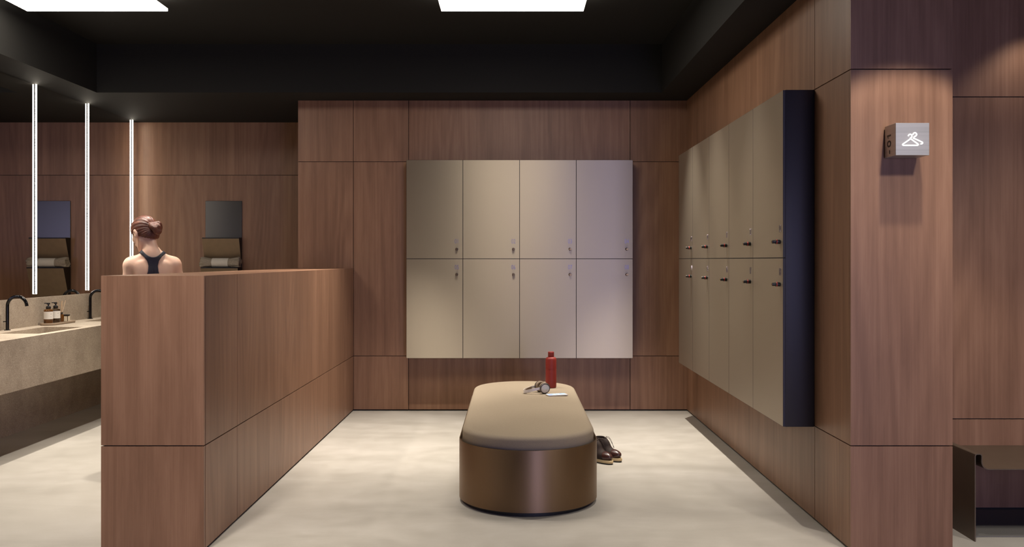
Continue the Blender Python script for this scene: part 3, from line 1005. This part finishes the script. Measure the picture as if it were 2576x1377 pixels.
# boots
def boot_parts(t):
    def up(X, Y, Z):          # toe points to +X, left-right is Y
        d = s_cone(X, Y, Z, (-0.075, 0, 0.055), (-0.07, 0, 0.17), 0.042, 0.040)
        d = smin(d, s_ell(X, Y, Z, (-0.035, 0, 0.085), (0.06, 0.038, 0.075)), 0.03)
        d = smin(d, s_ell(X, Y, Z, (0.03, 0, 0.052), (0.095, 0.042, 0.036)), 0.035)
        d = smin(d, s_ell(X, Y, Z, (-0.07, 0, 0.05), (0.055, 0.036, 0.035)), 0.03)
        d = np.maximum(d, 0.026 - Z)
        topcut = Z - (0.162 + 0.10 * (X + 0.07) * -1.0)
        d = np.maximum(d, topcut)
        hole = s_cone(X, Y, Z, (-0.072, 0, 0.10), (-0.072, 0, 0.22), 0.030, 0.036)
        hole = np.minimum(hole, s_cone(X, Y, Z, (-0.035, 0, 0.14), (-0.02, 0, 0.2), 0.010, 0.02))
        return np.maximum(d, -hole)
    vv, qq = surface_nets(up, (-0.14, -0.06, 0.01), (0.15, 0.06, 0.20), 0.004)
    mesh_from('upper', vv, qq, BOOT, t)
    def toe(X, Y, Z):
        d = up(X, Y, Z) - 0.0018
        return np.maximum(d, 0.062 - X - 0.25 * (Z - 0.05))
    vv, qq = surface_nets(toe, (0.02, -0.06, 0.01), (0.15, 0.06, 0.12), 0.004)
    o = mesh_from('toe_cap', vv, qq, BOOTTOE, t); o['label'] = 'shiny burgundy toe cap'
    def outline(s):
        pts = []
        for k in range(40):
            a = 2 * PI * k / 40
            c, s2 = math.cos(a), math.sin(a)
            x = 0.005 + 0.128 * c
            wdt = 0.043 + 0.006 * math.cos(a) - 0.008 * math.cos(2 * a + PI) * 0
            pts.append((x * s if s != 1 else x, wdt * s2 * (0.9 + 0.1 * abs(c)) * s))
        return pts
    bm = new_bm(); stacked(bm, [(outline(0.97), 0.009), (outline(1.0), 0.012), (outline(1.0), 0.026), (outline(0.97), 0.03)])
    mk('midsole', bm, SOLE, t, smooth=50, label='pale crepe sole')
    bm = new_bm(); stacked(bm, [(outline(0.93), 0.0), (outline(0.97), 0.004), (outline(0.97), 0.0095)])
    mk('outsole', bm, HEELB, t, smooth=50)
    bm = new_bm()
    for k in range(5):
        z = 0.09 + 0.018 * k; x = 0.012 - 0.010 * k
        tube(bm, [(x, -0.018, z - 0.004), (x + 0.012, 0, z), (x, 0.018, z + 0.008)], 0.0016, 6)
    tube(bm, [(-0.022, 0.015, 0.168), (-0.005, 0.02, 0.168), (0.015, 0.024, 0.145), (0.028, 0.027, 0.11), (0.035, 0.03, 0.088)], 0.0016, 6)
    tube(bm, [(-0.022, 0.012, 0.166), (-0.002, 0.022, 0.155), (0.018, 0.030, 0.12), (0.034, 0.034, 0.092)], 0.0016, 6)
    mk('laces', bm, LACE, t, smooth='all')
t = thing('boot', 'dark brown ankle boot with crepe sole on the floor, nearer of the pair', 'boot', (0.646, 6.868, 0), math.radians(-49), 'pair of ankle boots beside the bench')
boot_parts(t)
dup(t, (0.716, 6.945, 0), math.radians(-46), 'dark brown ankle boot with hanging lace, farther of the pair beside the bench')

# ---------------------------------------------------------------- sign on the pillar
sx0, sx1, sy0, sz0, sz1 = 1.909, 2.076, 4.602, 2.023, 2.184
t = thing('wall_sign', 'brushed metal cube sign with glowing clothes hangers on the pillar', 'sign', ((sx0 + sx1) / 2, YC, sz0))
o = ((sx0 + sx1) / 2, YC, sz0)
bm = new_bm(); box(bm, sx0, sx1, sy0, YC - 0.008, sz0, sz1, bev=0.0012, seg=1); mk('sign_box', bm, ALU, t, o)
bm = new_bm(); box(bm, sx0 + 0.012, sx1 - 0.012, YC - 0.009, YC - 0.0004, sz0 + 0.012, sz1 - 0.012); mk('wall_bracket', bm, BLACK, t, o)
kx, kz = (sx1 - sx0) / 84.5, (sz1 - sz0) / 81.3   # plan units per photo pixel on the front face
def fp(px, py): return (sx0 + (px - 2254) * kx, sy0 - 0.0012, sz1 - (py - 309.3) * kz)
def cpx(zx, zy): return fp(2190 + zx / 3.825, 280 + zy / 3.825)
def hook(cx, cy, r, a0, a1, n=14):
    return [(cx + r * math.cos(a0 + (a1 - a0) * k / n), cy + r * math.sin(a0 + (a1 - a0) * k / n)) for k in range(n + 1)]
bm = new_bm()
TR = 0.0025
tri = [(383, 268), (312, 317), (308, 324), (313, 328), (456, 328), (462, 323), (458, 316), (392, 268)]
tube(bm, [cpx(*p) for p in tri], TR, 8)
hk = hook(383, 239, 17, PI * 0.98, PI * 2.35) + [(384, 262), (383, 272)]
tube(bm, [cpx(*p) for p in hk], TR, 8)
hk2 = hook(428, 224, 17, PI * 0.98, PI * 2.30) + [(420, 248), (414, 258), (500, 298), (503, 307), (496, 314), (484, 315)]
tube(bm, [cpx(*p) for p in hk2], TR, 8)
mk('hanger_symbol', bm, NEON, t, o, smooth='all', label='glowing white clothes hanger symbol')
ch = [('1', 0.05, 229), ('0', 0.05, 309), ('-', 0.06, 391)]
def side_pt(zx, zy):
    return zy
bm = new_bm()
zmid = (sz0 + sz1) / 2
for s, size, zy in ch:
    zz = sz1 - ((280 + zy / 3.825) - 313) * kz * 1.0
    b2 = text_bm(s, 0.062, basis((0, 0, 1), (0, 1, 0), (-1, 0, 0), (sx0 - 0.0008, (sy0 + YC) / 2 + 0.008, zz)), 0.0008, 1.25)
    me = bpy.data.meshes.new('tmp'); b2.to_mesh(me); b2.free(); bm.from_mesh(me); bpy.data.meshes.remove(me)
zz = sz1 - ((280 + 229 / 3.825) - 313) * kz
ym = (sy0 + YC) / 2 + 0.008
setf(bm, [bm.faces.new([bm.verts.new((sx0 - 0.0016, ym + a, zz - b)) for a, b in ((0.0215, 0.004), (0.0150, 0.004), (0.0085, 0.0135), (0.0135, 0.0135))])])
mk('level_number', bm, INK, t, o, label='black lettering reading -01')

# ---------------------------------------------------------------- alcove bench and dark floor sheet
bm = new_bm(); box(bm, 2.50, 5.4, 5.0, YA - 0.022, 0.0004, 0.006, bev=0.001, seg=1)  # thin dark sheet over the floor beneath the metal bench
tag(mk('floor_layer', bm, SHEET_DARK, org=(3.9, 5.25, 0), loc=(3.9, 5.25, 0)), 'thin charcoal sheet on the floor under the folded metal bench by the pillar', 'mat')
t = thing('metal_bench', 'folded bronze sheet metal bench against the alcove wall by the pillar', 'bench', (2.46, 5.2, 0))
o = (2.46, 5.2, 0)
bm = new_bm()
TH = 0.0055
x0 = 2.464
prof = [(x0, 0.0)]
prof += [(x0, 0.455), (x0 + 0.003, 0.463), (x0 + 0.010, 0.466), (x0 + 0.027, 0.466), (x0 + 0.033, 0.463), (x0 + 0.0355, 0.456)]
prof += [(x0 + 0.0355, 0.425)]
for k in range(1, 9):
    a = k / 8 * PI / 2
    prof.append((x0 + 0.0355 + 0.04 * (1 - math.cos(a)), 0.425 - 0.04 * math.sin(a)))
xm = 3.7
prof += [(xm, 0.385)]
full = prof + [(2 * xm - x, z) for x, z in reversed(prof[:-1])]
left_, right_ = [], []
for i, (x, z) in enumerate(full):
    a = Vector(full[max(i - 1, 0)]); b = Vector(full[min(i + 1, len(full) - 1)])
    d = (b - a).normalized(); n = Vector((-d.y, d.x))
    left_.append((x + n.x * TH / 2, z + n.y * TH / 2)); right_.append((x - n.x * TH / 2, z - n.y * TH / 2))
ya, yb = 4.92, YA - 0.001
V = {}
for nm, arr in (('l', left_), ('r', right_)):
    for i, (x, z) in enumerate(arr):
        for yy in (ya, yb): V[nm, i, yy] = bm.verts.new((x, yy, max(z, 0)))
fs = []; edge = []
for i in range(len(full) - 1):
    fs.append(bm.faces.new([V['l', i, ya], V['l', i, yb], V['l', i + 1, yb], V['l', i + 1, ya]]))
    fs.append(bm.faces.new([V['r', i, ya], V['r', i + 1, ya], V['r', i + 1, yb], V['r', i, yb]]))
    for yy in (ya, yb): edge.append(bm.faces.new([V['l', i, yy], V['l', i + 1, yy], V['r', i + 1, yy], V['r', i, yy]]))
for i in (0, len(full) - 1): fs.append(bm.faces.new([V['l', i, ya], V['l', i, yb], V['r', i, yb], V['r', i, ya]]))
setf(bm, fs + edge)
mk('folded_sheet', bm, BENCHM, t, o, smooth=30)

# ---------------------------------------------------------------- the person at the washbasins
PX, PY = -2.655, 6.82
TH_B = math.radians(24)
cb_, sb_ = math.cos(TH_B), math.sin(TH_B)
def Bf(x, y, z): return (x * cb_ - y * sb_, x * sb_ + y * cb_, z)
RB = [[cb_, -sb_, 0], [sb_, cb_, 0], [0, 0, 1]]
HS = 1.10
HR = (Matrix.Rotation(math.radians(60), 3, 'Z') @ Matrix.Rotation(math.radians(-26), 3, 'X'))
HC = Vector((-0.074, 0.03, 1.715))
RH = [list(r) for r in HR]
def Hf(x, y, z): return tuple(HC + HR @ (Vector((x, y, z)) * HS))
def torso(X, Y, Z):
    k = 0.05
    d = s_ell(X, Y, Z, Bf(0, 0.015, 1.30), (0.126, 0.098, 0.20), RB)
    d = smin(d, s_ell(X, Y, Z, Bf(0, 0.0, 1.42), (0.135, 0.078, 0.10), RB), k)
    d = smin(d, s_ell(X, Y, Z, Bf(0, 0.01, 1.12), (0.122, 0.09, 0.15), RB), k)
    d = smin(d, s_ell(X, Y, Z, Bf(0, 0.0, 0.97), (0.165, 0.115, 0.13), RB), k)
    for s in (-1, 1):
        d = smin(d, s_cone(X, Y, Z, Bf(s * 0.025, -0.025, 1.552), Bf(s * 0.140, -0.003, 1.478), 0.030, 0.036), 0.05)
        d = smin(d, s_ell(X, Y, Z, Bf(s * 0.078, -0.060, 1.405), (0.044, 0.022, 0.078), RB), 0.05)   # shoulder blade
        d = smin(d, s_ell(X, Y, Z, Bf(s * 0.07, 0.085, 1.34), (0.06, 0.05, 0.06), RB), 0.04)
        d = smin(d, s_ell(X, Y, Z, Bf(s * 0.075, -0.075, 0.95), (0.08, 0.07, 0.09), RB), 0.04)
        d = smin(d, s_ell(X, Y, Z, Bf(s * 0.150, -0.002, 1.460), (0.046, 0.050, 0.054), RB), 0.055)   # deltoid
    spine = s_cone(X, Y, Z, Bf(0, -0.112, 1.10), Bf(0, -0.098, 1.47), 0.012, 0.010)
    d = np.maximum(d, -(spine - 0.004)) * 1.0
    return d
legs_j = {}
def legs(X, Y, Z):
    d = None
    for s in (-1, 1):
        h_, k_, a_ = Bf(s * 0.088, 0, 0.93), Bf(s * 0.095, 0.015, 0.50), Bf(s * 0.10, -0.02, 0.10)
        e = smin(s_cone(X, Y, Z, h_, k_, 0.088, 0.056), s_cone(X, Y, Z, k_, a_, 0.054, 0.036), 0.03)
        e = smin(e, s_ell(X, Y, Z, Bf(s * 0.098, -0.025, 0.36), (0.05, 0.055, 0.11), RB), 0.04)
        e = smin(e, s_cone(X, Y, Z, Bf(s * 0.10, -0.045, 0.045), Bf(s * 0.112, 0.12, 0.034), 0.040, 0.030), 0.03)
        d = e if d is None else np.minimum(d, e)
    return d
def arms(X, Y, Z):
    d = None
    for s in (-1, 1):
        sh, el = Bf(s * 0.157, -0.003, 1.452), Bf(s * (0.190 if s < 0 else 0.235), -0.02, 1.175)
        wr = Bf(s * 0.075, 0.225, 1.10)
        e = smin(s_cone(X, Y, Z, sh, el, 0.042, 0.033), s_cone(X, Y, Z, el, wr, 0.034, 0.023), 0.025)
        hc = Bf(s * 0.035, 0.285, 1.085)
        e = smin(e, s_cone(X, Y, Z, wr, hc, 0.024, 0.026), 0.02)
        for q, (dz, ln, cur) in enumerate(((0.030, 0.072, 0.30), (0.010, 0.080, 0.34), (-0.010, 0.075, 0.38), (-0.029, 0.060, 0.42))):
            b0 = Bf(s * 0.025, 0.300, 1.085 + dz)
            b1 = Bf(s * 0.008, 0.300 + ln * 0.55, 1.083 + dz * 1.05)
            b2 = Bf(-s * 0.014, 0.300 + ln * 0.85, 1.078 + dz * 1.05)
            e = smin(e, np.minimum(s_cone(X, Y, Z, b0, b1, 0.0105, 0.0095), s_cone(X, Y, Z, b1, b2, 0.0095, 0.008)), 0.008)
        th0, th1, th2 = Bf(s * 0.055, 0.262, 1.112), Bf(s * 0.03, 0.285, 1.140), Bf(s * 0.012, 0.318, 1.152)
        e = smin(e, np.minimum(s_cone(X, Y, Z, th0, th1, 0.013, 0.0105), s_cone(X, Y, Z, th1, th2, 0.0105, 0.009)), 0.010)
        d = e if d is None else np.minimum(d, e)
    return d
def H1(x, y, z): return tuple(HC + HR @ Vector((x, y, z)))
def head_raw(X, Y, Z):
    d = s_ell(X, Y, Z, H1(0, -0.005, 0.008), (0.073, 0.090, 0.085), RH)
    d = smin(d, s_ell(X, Y, Z, H1(0, 0.030, -0.052), (0.056, 0.058, 0.074), RH), 0.03)
    d = smin(d, s_ell(X, Y, Z, H1(0, 0.062, -0.112), (0.022, 0.020, 0.018), RH), 0.03)
    for s in (-1, 1):
        d = smin(d, s_cone(X, Y, Z, H1(s * 0.052, 0.0, -0.072), H1(s * 0.018, 0.062, -0.112), 0.016, 0.014), 0.025)
        d = smin(d, s_ell(X, Y, Z, H1(s * 0.036, 0.062, -0.035), (0.022, 0.018, 0.018), RH), 0.02)
        d = np.maximum(d, -(s_ell(X, Y, Z, H1(s * 0.030, 0.094, -0.010), (0.016, 0.012, 0.010), RH)))
        ear = s_ell(X, Y, Z, H1(s * 0.078, -0.004, -0.022), (0.010, 0.019, 0.033), RH)
        ear = np.maximum(ear, -s_ell(X, Y, Z, H1(s * 0.088, 0.002, -0.022), (0.008, 0.010, 0.020), RH))
        d = smin(d, ear, 0.006)
    d = smin(d, s_cone(X, Y, Z, H1(0, 0.088, -0.012), H1(0, 0.108, -0.050), 0.008, 0.012), 0.012)
    d = smin(d, s_ell(X, Y, Z, H1(0, 0.084, -0.078), (0.022, 0.010, 0.009), RH), 0.008)
    return d
def head(X, Y, Z):
    return HS * head_raw((X - HC.x) / HS + HC.x, (Y - HC.y) / HS + HC.y, (Z - HC.z) / HS + HC.z)
def body(X, Y, Z):
    d = smin(torso(X, Y, Z), legs(X, Y, Z), 0.04)
    d = smin(d, arms(X, Y, Z), 0.022)
    nk = s_cone(X, Y, Z, Bf(0, -0.022, 1.52), Hf(0, -0.022, -0.055), 0.050, 0.047)
    hd = smin(head(X, Y, Z), nk, 0.028)
    return np.maximum(smin(d, hd, 0.045), -Z + 0.002)
def skin_top(X, Y, Z):
    """trunk and neck only, for clothes"""
    nk = s_cone(X, Y, Z, Bf(0, -0.022, 1.52), Hf(0, -0.022, -0.055), 0.050, 0.047)
    return smin(torso(X, Y, Z), nk, 0.05)
t = thing('person', 'woman in navy racerback top seen from behind at the washbasins, hair in a bun', 'person', (PX, PY, 0))
vv, qq = surface_nets(body, (-0.36, -0.26, -0.01), (0.36, 0.48, 1.88), 0.0068)
mesh_from('body', vv, qq, SKIN, t)
def ip(z, tab):
    zs = [a for a, _ in tab]; ws = [b for _, b in tab]
    return np.interp(z, zs, ws)
def top_f(X, Y, Z):
    xb = X * cb_ + Y * sb_; yb_ = -X * sb_ + Y * cb_
    d = np.abs(skin_top(X, Y, Z) - 0.0015) - 0.0045
    wb = ip(Z, [(1.10, 0.30), (1.22, 0.16), (1.30, 0.085), (1.36, 0.052), (1.42, 0.036), (1.46, 0.032), (1.495, 0.040), (1.525, 0.060), (1.55, 0.088), (1.58, 0.12), (1.60, 0.14)])
    wf = ip(Z, [(1.10, 0.30), (1.34, 0.17), (1.42, 0.12), (1.50, 0.10), (1.60, 0.12)])
    w_ = np.where(yb_ < -0.01, wb, np.where(yb_ > 0.04, wf, wb + (wf - wb) * (yb_ + 0.01) / 0.05))
    m1 = (np.abs(xb) - w_) * 0.7
    neck_b = 1.522 + 0.035 * (np.abs(xb) / 0.06) ** 2.0
    neck_f = 1.42 + 0.10 * (np.abs(xb) / 0.075) ** 2
    nk = np.where(yb_ < 0.0, neck_b, neck_f)
    m2 = (Z - nk) * 0.75
    m3 = 1.06 - Z
    return np.maximum(np.maximum(np.maximum(d, m1), m2), m3)
vv, qq = surface_nets(top_f, (-0.30, -0.22, 1.04), (0.30, 0.24, 1.62), 0.0045)
o_ = mesh_from('racerback_top', vv, qq, CLOTH, t); o_['label'] = 'navy racerback sports top'
def leg_f(X, Y, Z):
    d = np.abs(smin(torso(X, Y, Z), legs(X, Y, Z), 0.04) - 0.005) - 0.006
    return np.maximum(np.maximum(d, Z - 1.075), 0.12 - Z)
vv, qq = surface_nets(leg_f, (-0.30, -0.24, 0.10), (0.30, 0.24, 1.09), 0.008)
mesh_from('leggings', vv, qq, CLOTH, t)
# hair in the head's own frame
BUN = (0.0, -0.118, -0.034)
def hair_f(X, Y, Z):
    d = s_ell(X, Y, Z, (0, -0.008, 0.010), (0.081, 0.099, 0.094))
    d = smin(d, s_ell(X, Y, Z, (0, -0.045, -0.045), (0.062, 0.052, 0.058)), 0.02)
    yl = Y + 0.012
    line = np.where(yl > 0, -0.045 + yl * 0.75 + np.maximum(0, yl - 0.06) * 1.2, -0.045 + yl * 0.85)
    line = line + np.where(np.abs(X) < 0.045, 0, 0)
    d = np.maximum(d, (line - Z) * 0.7)
    # coiled bun
    x, y, z = X - BUN[0], Y - BUN[1], Z - BUN[2]
    a = np.arctan2(z, x); rho = np.sqrt(x * x + z * z)
    tor = np.sqrt((rho - 0.027) ** 2 + (y + 0.006 * np.sin(a * 2)) ** 2) - (0.021 + 0.004 * np.sin(a * 3 + y * 60))
    core = s_ell(X, Y, Z, (BUN[0], BUN[1] - 0.004, BUN[2]), (0.026, 0.030, 0.026))
    bun = smin(tor, core, 0.006)
    d = smin(d, bun, 0.006)
    return d + 0.0012 * np.sin(np.arctan2(X, Z - BUN[2]) * 26) * (Y < 0.06)
vv, qq = surface_nets(hair_f, (-0.11, -0.19, -0.14), (0.11, 0.12, 0.13), 0.004)
HM = Matrix.Translation(HC * U) @ HR.to_4x4() @ Matrix.Scale(HS, 4)
mesh_from('hair', vv, qq, hair_mat(0.0, BUN[2] * U), t, HM)
for s in (-1, 1):
    bm = new_bm()
    lathe(bm, [(0.0001, -0.0105)] + [(0.0105 * math.sin(k * PI / 10), -0.0105 * math.cos(k * PI / 10)) for k in range(1, 10)] + [(0.0001, 0.0105)], 20, cap=False)
    for v in bm.verts: v.co = Vector((v.co.x, v.co.z, v.co.y))
    L = bm.faces.layers.float.get('rnd')
    for f in bm.faces:
        c = f.calc_center_median()
        f.material_index = 1 if c.y > 0.0085 else 0
    for v in bm.verts: v.co = HR @ ((v.co + Vector((s * 0.030, 0.0775, -0.010))) * HS) + HC
    mk('eye', bm, [EYEW, IRIS], t, smooth='all')
bm = new_bm()
pts = [tuple(HR @ (Vector((0.021 * k / 5, 0.0935 - 0.010 * (k / 5) ** 2, -0.078 + 0.002 * (k / 5) ** 2)) * HS) + HC) for k in range(-5, 6)]
tube(bm, pts, [0.0015 + 0.004 * (1 - abs(k) / 5) for k in range(-5, 6)], 10)
mk('lips', bm, LIP, t, smooth='all')
